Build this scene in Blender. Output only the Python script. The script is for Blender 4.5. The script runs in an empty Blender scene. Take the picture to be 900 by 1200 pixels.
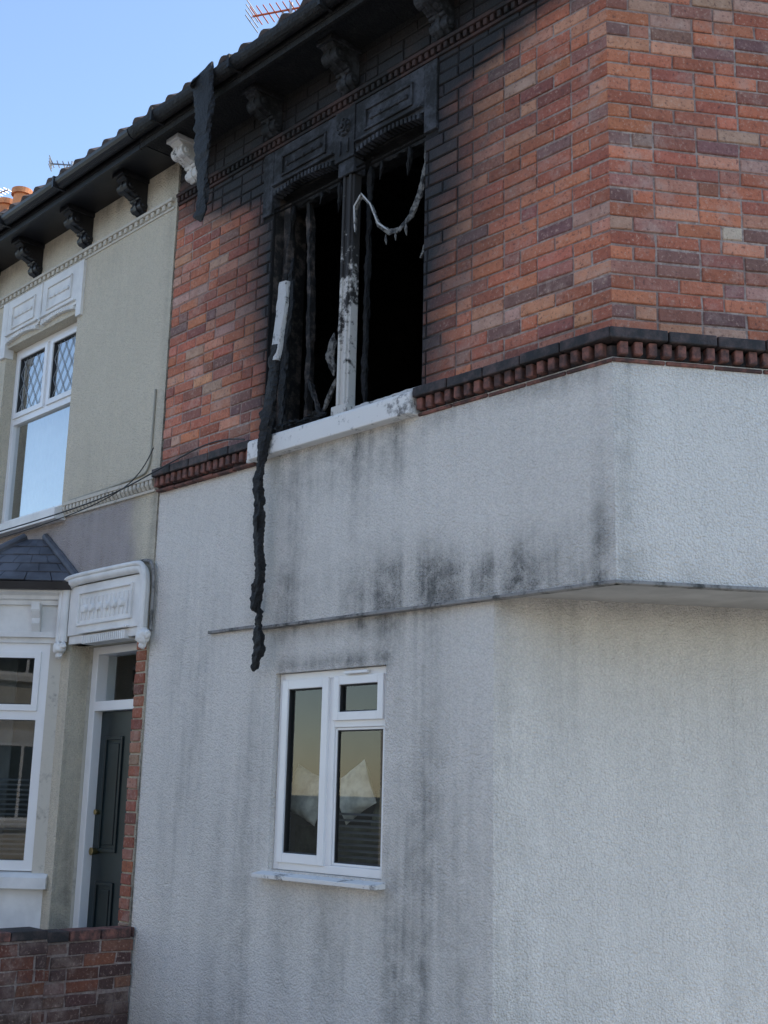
import bpy, math, random
from mathutils import Vector, Matrix, noise
random.seed(11)
scene=bpy.context.scene
col=scene.collection
TAN=0.536
# ------------------------------------------------------------------ helpers
class Frame:
    def __init__(s,ox,oy,dx,dy):
        l=math.hypot(dx,dy); s.o=(ox,oy); s.d=(dx/l,dy/l); s.n=(dy/l,-dx/l)
    def __call__(s,a,z,o=0.0):
        return (s.o[0]+s.d[0]*a+s.n[0]*o, s.o[1]+s.d[1]*a+s.n[1]*o, z)
W1=Frame(0,0,1,0); D2=(.5534,.8329)
W2=Frame(0,0,*D2); W2G=Frame(-.74,0,*D2)
W3=Frame(.94,0,0,1)
def nz(x,y,z=0.0): return noise.noise(Vector((x,y,z)))
def sm(a,b,x):
    t=max(0,min(1,(x-a)/(b-a))) if a!=b else float(x>a)
    return t*t*(3-2*t)
def empty(name):
    e=bpy.data.objects.new(name,None); e.empty_display_size=.3; col.objects.link(e); return e
class MB:
    def __init__(s): s.v=[];s.f=[];s.m=[];s.mats=[];s.attr=[]
    def mi(s,m):
        if m not in s.mats: s.mats.append(m)
        return s.mats.index(m)
    def poly(s,pts,m):
        b=len(s.v); s.v+=[tuple(p) for p in pts]; s.f.append(tuple(range(b,b+len(pts)))); s.m.append(s.mi(m))
    def pane(s,F,a0,a1,z0,z1,o,m): s.poly([F(a0,z0,o),F(a1,z0,o),F(a1,z1,o),F(a0,z1,o)],m)
    def hexa(s,p,m):
        b=len(s.v); s.v+=[tuple(q) for q in p]; k=s.mi(m)
        for f in ((3,2,1,0),(4,5,6,7),(0,1,5,4),(1,2,6,5),(2,3,7,6),(3,0,4,7)):
            s.f.append(tuple(b+i for i in f)); s.m.append(k)
    def box(s,F,a0,a1,z0,z1,o0,o1,m):
        s.hexa([F(a0,z0,o0),F(a1,z0,o0),F(a1,z1,o0),F(a0,z1,o0),F(a0,z0,o1),F(a1,z0,o1),F(a1,z1,o1),F(a0,z1,o1)],m)
    def wbox(s,x0,x1,y0,y1,z0,z1,m):
        s.hexa([(x0,y0,z0),(x1,y0,z0),(x1,y1,z0),(x0,y1,z0),(x0,y0,z1),(x1,y0,z1),(x1,y1,z1),(x0,y1,z1)],m)
    def prism(s,F,a0,a1,prof,m):
        n=len(prof);b=len(s.v);k=s.mi(m)
        for a in (a0,a1):
            for (o,z) in prof: s.v.append(F(a,z,o))
        for i in range(n):
            j=(i+1)%n; s.f.append((b+i,b+j,b+n+j,b+n+i)); s.m.append(k)
        s.f.append(tuple(b+i for i in reversed(range(n)))); s.m.append(k)
        s.f.append(tuple(b+n+i for i in range(n))); s.m.append(k)
    def cyl(s,p0,p1,r0,r1,m,n=12,caps=True):
        p0=Vector(p0);p1=Vector(p1);d=(p1-p0).normalized()
        u=d.orthogonal().normalized();w=d.cross(u);b=len(s.v);k=s.mi(m)
        for (p,r) in ((p0,r0),(p1,r1)):
            for i in range(n):
                a=2*math.pi*i/n; s.v.append(tuple(p+u*math.cos(a)*r+w*math.sin(a)*r))
        for i in range(n):
            j=(i+1)%n; s.f.append((b+i,b+j,b+n+j,b+n+i)); s.m.append(k)
        if caps:
            s.f.append(tuple(b+i for i in reversed(range(n)))); s.m.append(k)
            s.f.append(tuple(b+n+i for i in range(n))); s.m.append(k)
    def build(s,name,parent=None,bevel=0,smooth=False,seg=2):
        me=bpy.data.meshes.new(name); me.from_pydata(s.v,[],s.f); 
        for m in s.mats: me.materials.append(m)
        me.polygons.foreach_set("material_index",s.m)
        if smooth: me.polygons.foreach_set("use_smooth",[True]*len(s.f))
        me.update()
        ob=bpy.data.objects.new(name,me); col.objects.link(ob)
        if parent: ob.parent=parent
        if bevel:
            md=ob.modifiers.new("b","BEVEL"); md.width=bevel; md.segments=seg; md.limit_method='ANGLE'; md.harden_normals=False
        return ob
# ------------------------------------------------------------------ materials
class G:
    def __init__(s,name,rough=.85):
        s.mat=bpy.data.materials.new(name); s.mat.use_nodes=True; s.nt=s.mat.node_tree
        s.b=s.nt.nodes["Principled BSDF"]; s.b.inputs["Roughness"].default_value=rough
        s.tc=s.nt.nodes.new("ShaderNodeTexCoord").outputs["Object"]
    def n(s,t,props={},**inp):
        nd=s.nt.nodes.new(t)
        for k,v in props.items(): setattr(nd,k,v)
        for k,v in inp.items():
            k=int(k[1:]) if k[0]=='i' and k[1:].isdigit() else k
            s.set(nd.inputs[k],v)
        return nd
    def set(s,sock,v):
        if isinstance(v,bpy.types.NodeSocket): s.nt.links.new(v,sock)
        else:
            if hasattr(sock.default_value,'__len__') and not hasattr(v,'__len__'): v=(v,v,v,1)[:len(sock.default_value)]
            if hasattr(v,'__len__') and len(v)==3 and len(sock.default_value)==4: v=(*v,1)
            sock.default_value=v
    def vec(s,sx,sy,sz):
        return s.n("ShaderNodeMapping",i0=s.tc,i3=(sx,sy,sz)).outputs[0]
    def noise(s,scale,detail=3,rough=.55,vec=None):
        return s.n("ShaderNodeTexNoise",Vector=vec or s.tc,Scale=scale,Detail=detail,Roughness=rough).outputs["Fac"]
    def ramp(s,f,a,b,v0=0.0,v1=1.0):
        return s.n("ShaderNodeMapRange",{'interpolation_type':'SMOOTHSTEP'},i0=f,i1=a,i2=b,i3=v0,i4=v1).outputs[0]
    def math(s,op,a,b=0.0,clamp=False):
        return s.n("ShaderNodeMath",{'operation':op,'use_clamp':clamp},i0=a,i1=b).outputs[0]
    def mix(s,f,a,b,bt='MIX'):
        return s.n("ShaderNodeMix",{'data_type':'RGBA','blend_type':bt},i0=f,i6=a,i7=b).outputs[2]
    def attr(s,nm,o="Fac"): return s.n("ShaderNodeAttribute",{'attribute_name':nm}).outputs[o]
    def z(s): return s.n("ShaderNodeSeparateXYZ",i0=s.tc).outputs[2]
    def color(s,c): s.set(s.b.inputs["Base Color"],c)
    def rough(s,c): s.set(s.b.inputs["Roughness"],c)
    def bump(s,h,strength=.5,dist=.01):
        nd=s.n("ShaderNodeBump",Height=h,Strength=strength,Distance=dist); s.nt.links.new(nd.outputs[0],s.b.inputs["Normal"]); return nd
def simple(name,c,rough=.6,var=.15,scale=6,bump=0,bs=60,metal=0,bd=.003):
    g=G(name,rough); f=g.noise(scale,4)
    g.color(g.mix(g.ramp(f,.3,.7),tuple(x*(1-var) for x in c),tuple(min(1,x*(1+var)) for x in c)))
    if bump: g.bump(g.noise(bs,3),bump,bd)
    g.b.inputs["Metallic"].default_value=metal
    return g.mat
def roughcast(name,c,stain,grain=1.0,tintc=(.3,.27,.3)):
    g=G(name,.92)
    big=g.noise(1.1,3); fine=g.noise(150,2,.6)
    vor=g.n("ShaderNodeTexVoronoi",Vector=g.tc,Scale=95.0).outputs["Distance"]
    med=g.noise(26,3,.6)
    streak=g.noise(1.0,3,.5,g.vec(5,5,.3)); streak2=g.noise(1.0,2,.6,g.vec(19,19,.9))
    base=g.mix(g.ramp(big,.35,.7),tuple(x*.94 for x in c),c)
    base=g.mix(g.ramp(med,.35,.7,0,.4),base,tuple(x*.88 for x in c))
    base=g.mix(g.attr("tint"),base,tintc)
    base=g.mix(g.ramp(g.math('ADD',vor,g.math('MULTIPLY',fine,.5)),.55,1.0,0,.32),base,tuple(x*.6 for x in c))
    a=g.attr("soot")
    m=g.math('ADD',g.ramp(streak,.34,.66,.32,.95),g.ramp(streak2,.35,.68,-.08,.18))
    m=g.math('MULTIPLY',m,a)
    m=g.math('MULTIPLY',m,g.ramp(g.noise(8,5,.72),.3,.68,.45,1.25))
    m=g.math('ADD',m,g.math('MULTIPLY',g.ramp(streak2,.48,.75),.04))
    m=g.math('ADD',m,g.math('MULTIPLY',g.ramp(fine,.52,.72),g.math('MULTIPLY',a,.4)),True)
    g.color(g.mix(m,base,stain))
    h=g.math('ADD',g.math('MULTIPLY',fine,.5),g.math('ADD',g.math('MULTIPLY',vor,-.8),g.math('MULTIPLY',med,1.0)))
    g.bump(h,.85*grain,.013)
    return g.mat
M={}
M['white_rc']=roughcast("white_roughcast",(.92,.865,.785),(.14,.14,.13))
M['cream_rc']=roughcast("cream_roughcast",(.77,.685,.53),(.17,.15,.12),.9,(.42,.37,.38))
def brickmat(name,shade=1.0):
    g=G(name,.85)
    c=g.attr("Col","Color")
    n1=g.noise(14,4,.65); n2=g.noise(60,3,.6); n3=g.noise(4.5,5,.65)
    c=g.mix(g.ramp(n1,.3,.7,0,.5),c,g.mix(1.0,c,(.64,.54,.50),'MULTIPLY'))
    c=g.mix(g.ramp(n3,.50,.70,0,.42),c,(.55*shade,.40*shade,.33*shade))
    c=g.mix(g.ramp(n2,.55,.72,0,.5),c,(.62*shade,.43*shade,.33*shade))
    c=g.mix(g.ramp(n2,.44,.30,0,.6),c,(.10,.05,.045))
    a=g.attr("soot")
    e=g.math('MULTIPLY',g.math('SUBTRACT',g.noise(4.5,6,.68),.5),2.2)
    f=g.math('ADD',a,g.math('MULTIPLY',e,g.math('MULTIPLY',a,g.math('SUBTRACT',1.08,a))),True)
    g.color(g.mix(f,c,(.009,.008,.008)))
    g.rough(g.ramp(f,0,1,.85,.7))
    g.bump(g.math('ADD',n2,g.math('MULTIPLY',n1,1.2)),.7,.007)
    return g.mat
M['brick']=brickmat("red_brick")
def mortarmat():
    g=G("mortar",.95); n=g.noise(30,4,.7); c=g.mix(g.ramp(n,.3,.7),(.28,.20,.17),(.54,.44,.385))
    c=g.mix(g.ramp(g.noise(2.5,3),.4,.65,0,.6),c,(.24,.15,.125))
    a=g.attr("soot"); g.color(g.mix(g.math('MULTIPLY',a,1.15,True),c,(.008,.007,.007))); g.bump(g.noise(120,2),.7,.006); return g.mat
M['mortar']=mortarmat()
def spot(name,rough,sc,t0,t1,ca,cb,bs,bstr,bd):
    g=G(name,rough); g.color(g.mix(g.ramp(g.noise(sc,5,.7),t0,t1),ca,cb))
    if bs: g.bump(g.noise(bs,4,.72),bstr,bd)
    return g.mat
M['white_paint']=simple("white_painted_stone",(.78,.76,.72),.55,.1,5,.3,40)
M['soffit']=simple("shaded_soffit_paint",(.42,.41,.39),.8,.15,4,.3,60)  # shade on the white soffit put into a greyer base colour
M['upvc']=simple("white_upvc",(.86,.85,.83),.28,.03,3)
M['black_gutter']=simple("black_gutter_plastic",(.011,.011,.013),.45,.3,8,.2,30)
M['char']=spot("charred_timber",.65,16,.5,.8,(.004,.004,.004),(.032,.03,.028),45,1.0,.015)
M['char_brown']=spot("scorched_board",.7,9,.45,.66,(.009,.008,.007),(.10,.078,.065),45,.8,.01)
M['char_room']=spot("burnt_plaster",.9,3,.45,.75,(.003,.003,.003),(.022,.02,.018),12,.8,.02)
M['ash']=spot("ash_covered_timber",.8,17,.52,.66,(.55,.54,.52),(.05,.05,.05),35,.8,.01)
M['ash_dark']=spot("burnt_cable_sheath",.8,24,.40,.60,(.20,.19,.17),(.02,.02,.02),35,.8,.01)
def stone(name,clean,thr0,thr1,sc=7,dirt=(.022,.021,.021),zg=None):
    g=G(name,.8); n=g.noise(sc,5,.7); n2=g.noise(38,4,.7)
    s_=g.math('ADD',g.math('MULTIPLY',n,.75),g.math('MULTIPLY',n2,.25))
    if zg: s_=g.math('ADD',s_,g.ramp(g.z(),zg[0],zg[1],-.03,zg[2]))
    f=g.ramp(s_,thr0,thr1)
    g.color(g.mix(f,clean,dirt)); g.bump(n2,.5,.005); return g.mat
M['stone_black']=stone("sooty_stone",(.062,.065,.075),.36,.56,4,(.008,.008,.008))
M['stone_mull']=stone("scorched_stone",(.60,.57,.52),.48,.57,5,(.03,.027,.025),(4.1,5.0,.13))
M['stone_white']=stone("peeling_painted_stone",(.66,.65,.62),.54,.62,9)
M['stone_sill']=stone("peeling_painted_sill",(.80,.78,.74),.52,.65,6,(.16,.15,.14))
M['ledge']=stone("shaded_grimy_ledge",(.28,.27,.255),.46,.62,9,(.06,.06,.055))  # shade line of the underside put into the dark base, plus fine dirt
M['slate']=simple("slate",(.10,.105,.12),.6,.35,5,.5,25)
M['tile']=simple("roof_tile",(.085,.065,.06),.8,.3,7,.4,40)
M['black_brick']=spot("blackened_brick",.7,11,.4,.72,(.018,.016,.016),(.10,.066,.06),40,.6,.008)
M['dentil']=spot("moulded_brick",.85,13,.38,.66,(.07,.04,.035),(.28,.115,.085),40,.6,.008)
M['dentil_soot']=spot("sooty_moulded_brick",.85,2.5,.45,.66,(.010,.009,.008),(.06,.03,.024),40,.6,.008)
M['cream_trim']=stone("cream_painted_brick",(.60,.55,.46),.52,.8,11,(.12,.10,.09))
M['door']=simple("dark_green_door_paint",(.005,.015,.018),.32,.2,4)
M['brass']=simple("brass",(.5,.4,.2),.3,.1,5,metal=1)
M['terracotta']=simple("terracotta",(.62,.24,.10),.8,.2,8,.3,40)
M['steel']=simple("aerial_metal",(.45,.45,.46),.4,.1,5,metal=.8)
M['aerial_red']=simple("aerial_plastic",(.7,.15,.05),.5,.1,5)
M['cable']=simple("cable_black",(.02,.02,.02),.5,.1,5)
M['cable_cream']=simple("cable_painted",(.33,.31,.25),.6,.1,5)
M['curtain']=simple("net_curtain",(.72,.74,.74),.9,.08,9)
M['fabric']=simple("pale_fabric",(.72,.70,.60),.9,.3,14,.3,20)
M['fabric_dark']=simple("dark_fabric",(.12,.13,.09),.9,.4,9,.3,20)
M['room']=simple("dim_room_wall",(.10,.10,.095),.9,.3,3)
M['blind']=simple("blind_slat",(.12,.12,.115),.6,.1,3)
M['lead']=simple("lead_came",(.35,.36,.37),.5,.1,5)
M['rubber']=simple("rubber_gasket",(.02,.02,.02),.5,.1,5)
def glass(name,k,tint=(.8,.84,.84)):
    m=bpy.data.materials.new(name); m.use_nodes=True; nt=m.node_tree; nt.nodes.clear()
    N=nt.nodes.new; L=nt.links.new
    o=N("ShaderNodeOutputMaterial"); gl=N("ShaderNodeBsdfGlossy"); tr=N("ShaderNodeBsdfTransparent")
    gl.inputs["Roughness"].default_value=.01; tr.inputs[0].default_value=(*tint,1)
    lw=N("ShaderNodeLayerWeight"); lw.inputs[0].default_value=.5
    pw=N("ShaderNodeMath"); pw.operation='POWER'; pw.inputs[1].default_value=4.0; L(lw.outputs["Facing"],pw.inputs[0])
    ad=N("ShaderNodeMath"); ad.operation='MULTIPLY_ADD'; ad.use_clamp=True; ad.inputs[1].default_value=.85; ad.inputs[2].default_value=k; L(pw.outputs[0],ad.inputs[0])
    tc=N("ShaderNodeTexCoord"); ns=N("ShaderNodeTexNoise"); ns.inputs["Scale"].default_value=1.6; ns.inputs["Detail"].default_value=1; bp=N("ShaderNodeBump")
    bp.inputs["Strength"].default_value=.05; bp.inputs["Distance"].default_value=.01
    L(tc.outputs["Object"],ns.inputs["Vector"]); L(ns.outputs["Fac"],bp.inputs["Height"]); L(bp.outputs[0],gl.inputs["Normal"])
    mx=N("ShaderNodeMixShader"); L(ad.outputs[0],mx.inputs[0]); L(tr.outputs[0],mx.inputs[1]); L(gl.outputs[0],mx.inputs[2]); L(mx.outputs[0],o.inputs[0]); return m
M['glass']=glass("window_glass",.06); M['glass_up']=glass("window_glass_coated",.45)
# ------------------------------------------------------------------ walls
def wall_grid(name,F,s0,s1,z0,z1,mat,fn,holes=(),res=.04,off=0.0,depth=.12,parent=None,edges="",revmat=None):
    xs=set([s0,s1]);zs=set([z0,z1])
    n=max(1,int((s1-s0)/res)); xs|={round(s0+(s1-s0)*i/n,5) for i in range(1,n)}
    n=max(1,int((z1-z0)/res)); zs|={round(z0+(z1-z0)*i/n,5) for i in range(1,n)}
    for h in holes: xs|={h[0],h[1]}; zs|={h[2],h[3]}
    xs=sorted(x for x in xs if s0<=x<=s1); zs=sorted(z for z in zs if z0<=z<=z1)
    V=[];S=[];T=[];Fc=[];mi=[]
    idx={}
    for j,z in enumerate(zs):
        for i,x in enumerate(xs):
            idx[i,j]=len(V); V.append(F(x,z,off)); a=fn(x,z); S.append(max(0,min(1,a[0])));T.append(max(0,min(1,a[1])))
    for j in range(len(zs)-1):
        for i in range(len(xs)-1):
            cx=(xs[i]+xs[i+1])/2; cz=(zs[j]+zs[j+1])/2
            if any(h[0]<cx<h[1] and h[2]<cz<h[3] for h in holes): continue
            Fc.append((idx[i,j],idx[i+1,j],idx[i+1,j+1],idx[i,j+1])); mi.append(0)
    def q(p):
        b=len(V)
        for a in p: V.append(F(*a)); s_=fn(a[0],a[1]); S.append(max(0,min(1,s_[0])));T.append(max(0,min(1,s_[1])))
        Fc.append((b,b+1,b+2,b+3)); mi.append(1 if revmat else 0)
    for h in holes:
        a0,a1,b0,b1=h; d=off-depth
        q([(a0,b0,off),(a0,b1,off),(a0,b1,d),(a0,b0,d)]); q([(a1,b0,off),(a1,b0,d),(a1,b1,d),(a1,b1,off)])
        q([(a0,b0,off),(a0,b0,d),(a1,b0,d),(a1,b0,off)]); q([(a0,b1,off),(a1,b1,off),(a1,b1,d),(a0,b1,d)])
    if 'l' in edges: q([(s0,z0,off),(s0,z1,off),(s0,z1,-.05),(s0,z0,-.05)])
    if 'r' in edges: q([(s1,z0,off),(s1,z0,-.05),(s1,z1,-.05),(s1,z1,off)])
    if 'b' in edges: q([(s0,z0,off),(s0,z0,-.02),(s1,z0,-.02),(s1,z0,off)])
    if 't' in edges: q([(s0,z1,off),(s1,z1,off),(s1,z1,-.05),(s0,z1,-.05)])
    me=bpy.data.meshes.new(name); me.from_pydata(V,[],Fc); me.materials.append(mat)
    if revmat: me.materials.append(revmat)
    me.polygons.foreach_set("material_index",mi)
    me.attributes.new("soot",'FLOAT','POINT').data.foreach_set("value",S)
    me.attributes.new("tint",'FLOAT','POINT').data.foreach_set("value",T)
    ob=bpy.data.objects.new(name,me); col.objects.link(ob); ob.parent=parent; return ob
PAL=[((.62,.215,.12),6),((.55,.18,.10),5),((.47,.15,.09),5),((.64,.29,.18),4),((.36,.135,.095),2.2),((.22,.115,.10),.9),((.57,.34,.25),1.8),((.60,.46,.38),.3)]
def bcol(dark=0):
    c=random.choices([p[0] for p in PAL],[p[1] for p in PAL])[0]
    if dark and random.random()<dark: c=random.choice([(.25,.13,.11),(.31,.15,.125),(.40,.17,.12)])
    k=random.uniform(.84,1.14); return (c[0]*k,c[1]*k*random.uniform(.93,1.09),c[2]*k*random.uniform(.9,1.1),1)
def bricks(name,F,s0,s1,z0,z1,fn,holes=(),parent=None,m0=0,m1=0,course=.075,proud=.007,mortar=True,dark=0,anchor='end',shade=1,jit=1.0):
    V=[];Fc=[];C=[];S=[];J=.011
    rows=int(round((z1-z0)/course)); ch=(z1-z0)/rows
    for r in range(rows):
        za=z0+r*ch; zb=za+ch-J
        zc=(za+zb)/2
        ivs=[(s0,s1)]
        for h in holes:
            if h[2]-.02<zc<h[3]+.02:
                nv=[]
                for (a,b) in ivs:
                    if h[1]<=a or h[0]>=b: nv.append((a,b)); continue
                    if a<h[0]: nv.append((a,h[0]))
                    if b>h[1]: nv.append((h[1],b))
                ivs=nv
        seq=[.225]*3+[.1125]
        k=(r*3)%4
        first=.1125 if r%2 else .225
        total=s1-s0; lens=[first]
        p=first; i=k
        while p<total:
            l=seq[i%4]; i+=1; l=min(l,total-p); lens.append(l); p+=l
        pos=0; segs=[]
        for l in lens:
            if anchor=='end': segs.append((s1-pos-l,s1-pos))
            else: segs.append((s0+pos,s0+pos+l))
            pos+=l
        for (a,b) in segs:
            for (ia,ib) in ivs:
                x0=max(a,ia);x1=min(b,ib)
                if x1-x0<.03: continue
                x0_,x1_=x0,x1
                if x0>s0+.001: x0_+=J/2
                if x1<s1-.001: x1_-=J/2
                c=bcol(dark*(1.8 if zc<z0+.35 else .6)); c=(c[0]*shade,c[1]*shade,c[2]*shade,1)
                o=proud+random.uniform(-.0025,.003)*jit; e=.005
                dz=random.uniform(-.002,.002)*jit
                base=len(V)
                def corner(x,z,out):
                    if x<=s0+.001: x=x-m0*TAN*out
                    elif x>=s1-.001: x=x+m1*TAN*out
                    return F(x,z,out)
                cs=[(x0_,za+dz),(x1_,za+dz),(x1_,zb+dz),(x0_,zb+dz)]
                jj=[(random.uniform(-.003,.003)*jit,random.uniform(-.0025,.0025)*jit) for _ in range(4)]
                lm=x0<=s0+.001 and m0; rm=x1>=s1-.001 and m1
                for (x,z) in cs: V.append(corner(x,z,-.004))
                for q,(x,z) in enumerate(cs):
                    jx=0 if ((lm and q in(0,3)) or (rm and q in(1,2))) else jj[q][0]
                    V.append(corner(x,z+jj[q][1],o-.004) if jx==0 else F(x+jx,z+jj[q][1],o-.004))
                for q,(x,z) in enumerate(cs):
                    ix=e if q in(0,3) else -e; iz=e if q<2 else -e
                    if (lm and q in(0,3)) or (rm and q in(1,2)): V.append(corner(x,z+iz+jj[q][1],o))
                    else: V.append(F(x+ix+jj[q][0],z+iz+jj[q][1],o+random.uniform(-.001,.001)))
                for t in (0,4):
                    for i2 in range(4):
                        j2=(i2+1)%4; Fc.append((base+t+i2,base+t+j2,base+t+4+j2,base+t+4+i2))
                Fc.append((base+8,base+9,base+10,base+11))
                C+=list(c)*12
                bn=random.uniform(.93,1.07)
                sv=[min(1,max(0,fn(cs[q][0],cs[q][1])[0]*bn)) for q in range(4)]
                S+=sv*3
    me=bpy.data.meshes.new(name); me.from_pydata(V,[],Fc); me.materials.append(M['brick'])
    me.attributes.new("Col",'FLOAT_COLOR','POINT').data.foreach_set("color",C)
    me.attributes.new("soot",'FLOAT','POINT').data.foreach_set("value",S)
    ob=bpy.data.objects.new(name,me); col.objects.link(ob); ob.parent=parent
    if mortar: wall_grid(name+"_mortar",F,s0,s1,z0,z1,M['mortar'],fn,holes,.06,0.0,.02,parent)
    return ob
# ------------------------------------------------------------------ soot functions
def soot_brick(s,z):
    v=0
    zr=sm(3.7,4.9,z)
    if s>-1.27:
        d=s+1.27+.10*nz(s*3,z*2.5,1); v=max(v,math.exp(-(max(0,d)/(.20+.32*zr))**1.35)*(.85+.3*zr))
    elif s<-2.67:
        d=-2.67-s; v=max(v,math.exp(-(d/(.13+.24*zr))**1.3)*(.6+.5*zr))
    else: v=1
    ax=abs(s+1.95)
    t=z-5.28-.42*max(0,ax-.85)+.18*nz(s*1.7,z*1.7)
    v=max(v,1.08*sm(-.22,.24,t))
    if z>5.70: v=max(v,1.0*sm(2.1,1.5,ax))
    v=max(v,.85*sm(5.74,5.95,z)*sm(.2,-.5,s))
    v=max(v,.28*sm(3.95,3.7,z)*(1+nz(s*4,z*3,3)))
    v+=.10*max(0,nz(s*2.3,z*2.3,8.))
    return (v,0)
def soot_w2(s,z):
    return (.02+.12*max(0,nz(s*2+5,z*2.3))+.3*sm(3.95,3.7,z)*(.6+nz(s*4,z*5)),0)
def bell(x,c,w): return math.exp(-((x-c)/w)**2)
def soot_low(s,z):
    v=.02
    v+=.66*bell(s,-1.20,.22)*(.40+.60*sm(2.3,1.3,z))*(1+.3*nz(s*4,z*.8))
    v+=.34*bell(s,-1.50,.28)*sm(1.9,2.55,z)
    v+=.56*sm(2.36,2.55,z)*sm(-2.9,-2.4,s)*sm(-.8,-1.3,s)*(1+.6*nz(s*4,z*3))
    v+=.32*bell(s,-2.62,.18)*sm(2.6,1.8,z)*(1+.5*nz(s*5,z))
    v+=.38*bell(s,-3.30,.24)*sm(3.3,2.3,z)*(1+.6*nz(s*5,z*1.2,4))*sm(.3,1.5,z)
    v+=.18*bell(s,-2.95,.14)*sm(1.9,1.2,z)
    v+=.26*bell(z,.80,.5)*sm(-2.6,-2.3,s)*sm(-1.2,-1.5,s)*(1+nz(s*6,z))
    v+=.55*bell(z,2.30,.05)*sm(-2.5,-2.4,s)*sm(-1.4,-1.5,s)
    v+=.22*bell(s,-.86,.14)*sm(2.5,1.0,z)
    v+=.3*sm(.5,.0,z)
    return (v,0)
def soot_band(s,z):
    v=.04
    v+=.54*sm(2.98,2.56,z)*sm(-2.1,-1.3,s)*(1+.8*nz(s*3.0,z*4,2))
    v+=.40*bell(s,-.95,.45)*bell(z,2.66,.15)
    v+=.48*bell(s,-1.45,.38)*bell(z,2.72,.20)
    v+=.40*bell(s,-2.35,.25)*bell(z,2.68,.2)
    v+=.44*sm(-2.7,-2.55,s)*sm(-1.15,-1.35,s)*sm(3.05,3.58,z)*(1+.7*nz(s*7,z))
    v+=.32*bell(s,-2.3,.14)+.28*bell(s,-1.72,.12)*sm(2.7,3.3,z)
    v+=.38*bell(s,-.05,.09)*sm(3.5,2.7,z)
    v+=.40*sm(3.44,3.57,z)*sm(-1.3,-1.1,s)
    return (v,0)
def soot_band2(s,z):
    return (.02+.32*bell(s,.02,.09)+.16*sm(2.78,2.56,z)+.3*sm(3.50,3.57,z)*(.6+nz(s*6,1)),0)
def soot_shade_w2g(s,z):
    return (.10+.16*bell(s,.1,.14)*sm(2.5,1.2,z)+.12*max(0,nz(s*1.4,z*.6,5))*2+.12*sm(1.0,.2,z)+.25*sm(2.42,2.55,z),0)  # stains; last term puts the shade below the overhang into the wall colour
def cream_fn(s,z):
    v=.03+.12*max(0,nz(s*2,z*.9))
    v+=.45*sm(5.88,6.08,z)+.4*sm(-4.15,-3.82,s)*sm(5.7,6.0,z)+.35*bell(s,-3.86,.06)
    v+=.3*sm(3.25,2.4,z)*(.5+nz(s*2,z*2,7))+.35*sm(1.0,.2,z)+.2*sm(3.8,3.7,z)
    t=sm(2.9,3.2,z)*sm(3.72,3.55,z)*sm(-4.05,-4.2,s+.12*nz(z*3,1))*.9
    return (v,t)
flat=lambda s,z:(.05,0)
# ================================================================== BRICK HOUSE (corner, fire damaged)
BH=empty("brick_house")
ZB0,ZB1=3.735,6.06
bholes=[(-2.77,-1.17,5.27,5.71),(-2.67,-1.27,3.5,5.30)]
bricks("front_brickwork",W1,-3.81,0,ZB0,ZB1,soot_brick,bholes,BH,0,1,anchor='end',dark=.12)
bricks("splay_brickwork",W2,0,1.70,ZB0,ZB1,soot_w2,[],BH,1,0,anchor='start',dark=.24)
bricks("side_brickwork",W3,1.416,3.6,ZB0,ZB1,soot_w2,[],BH,0,0,anchor='start',dark=.3)
sm_win=(-2.44,-1.50,1.165,2.265)
wall_grid("front_render_lower",W1,-3.82,-.74,0,2.545,M['white_rc'],soot_low,[sm_win],.04,0,.09,BH)
wall_grid("front_render_left",W1,-3.82,-2.63,2.545,3.60,M['white_rc'],lambda s,z:(.05+.25*bell(s,-3.3,.3)*sm(3.2,2.6,z)+.3*bell(s,-2.7,.05),0),[],.05,0,.05,BH)
wall_grid("front_render_band",W1,-2.63,.016,2.55,3.60,M['white_rc'],soot_band,[],.035,.03,.05,BH,edges="lb")
wall_grid("splay_render_band",W2,-.016,1.70,2.55,3.60,M['white_rc'],soot_band2,[],.05,.03,.05,BH,edges="b")
wall_grid("splay_render_lower",W2G,0,3.04,0,2.56,M['white_rc'],soot_shade_w2g,[],.05,0,.05,BH)
wall_grid("side_render_band",W3,1.40,9,2.55,3.60,M['white_rc'],soot_band2,[],.2,.03,.05,BH)
wall_grid("side_render_lower",W3,2.53,9,0,2.56,M['white_rc'],soot_shade_w2g,[],.2,0,.05,BH)
wall_grid("side_render_upper",W3,3.6,9,3.60,6.1,M['white_rc'],flat,[],.3,0,.05,BH)
mb=MB()
mb.poly([(-.80,-.03,2.556),(-.74,0.01,2.556),(.94,2.53,2.556),(.97,1.40,2.556),(.02,-.02,2.556)],M['soffit'])
mb.build("jetty_soffit",BH)
mb=MB()
mb.box(W1,-3.12,-2.633,2.548,2.566,-.01,.026,M['ledge'])
mb.box(W1,-2.627,.022,2.532,2.549,-.01,.044,M['ledge'])
mb.box(W2,-.022,1.72,2.532,2.549,-.01,.044,M['ledge'])
mb.build("drip_bead",BH,.003)
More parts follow.
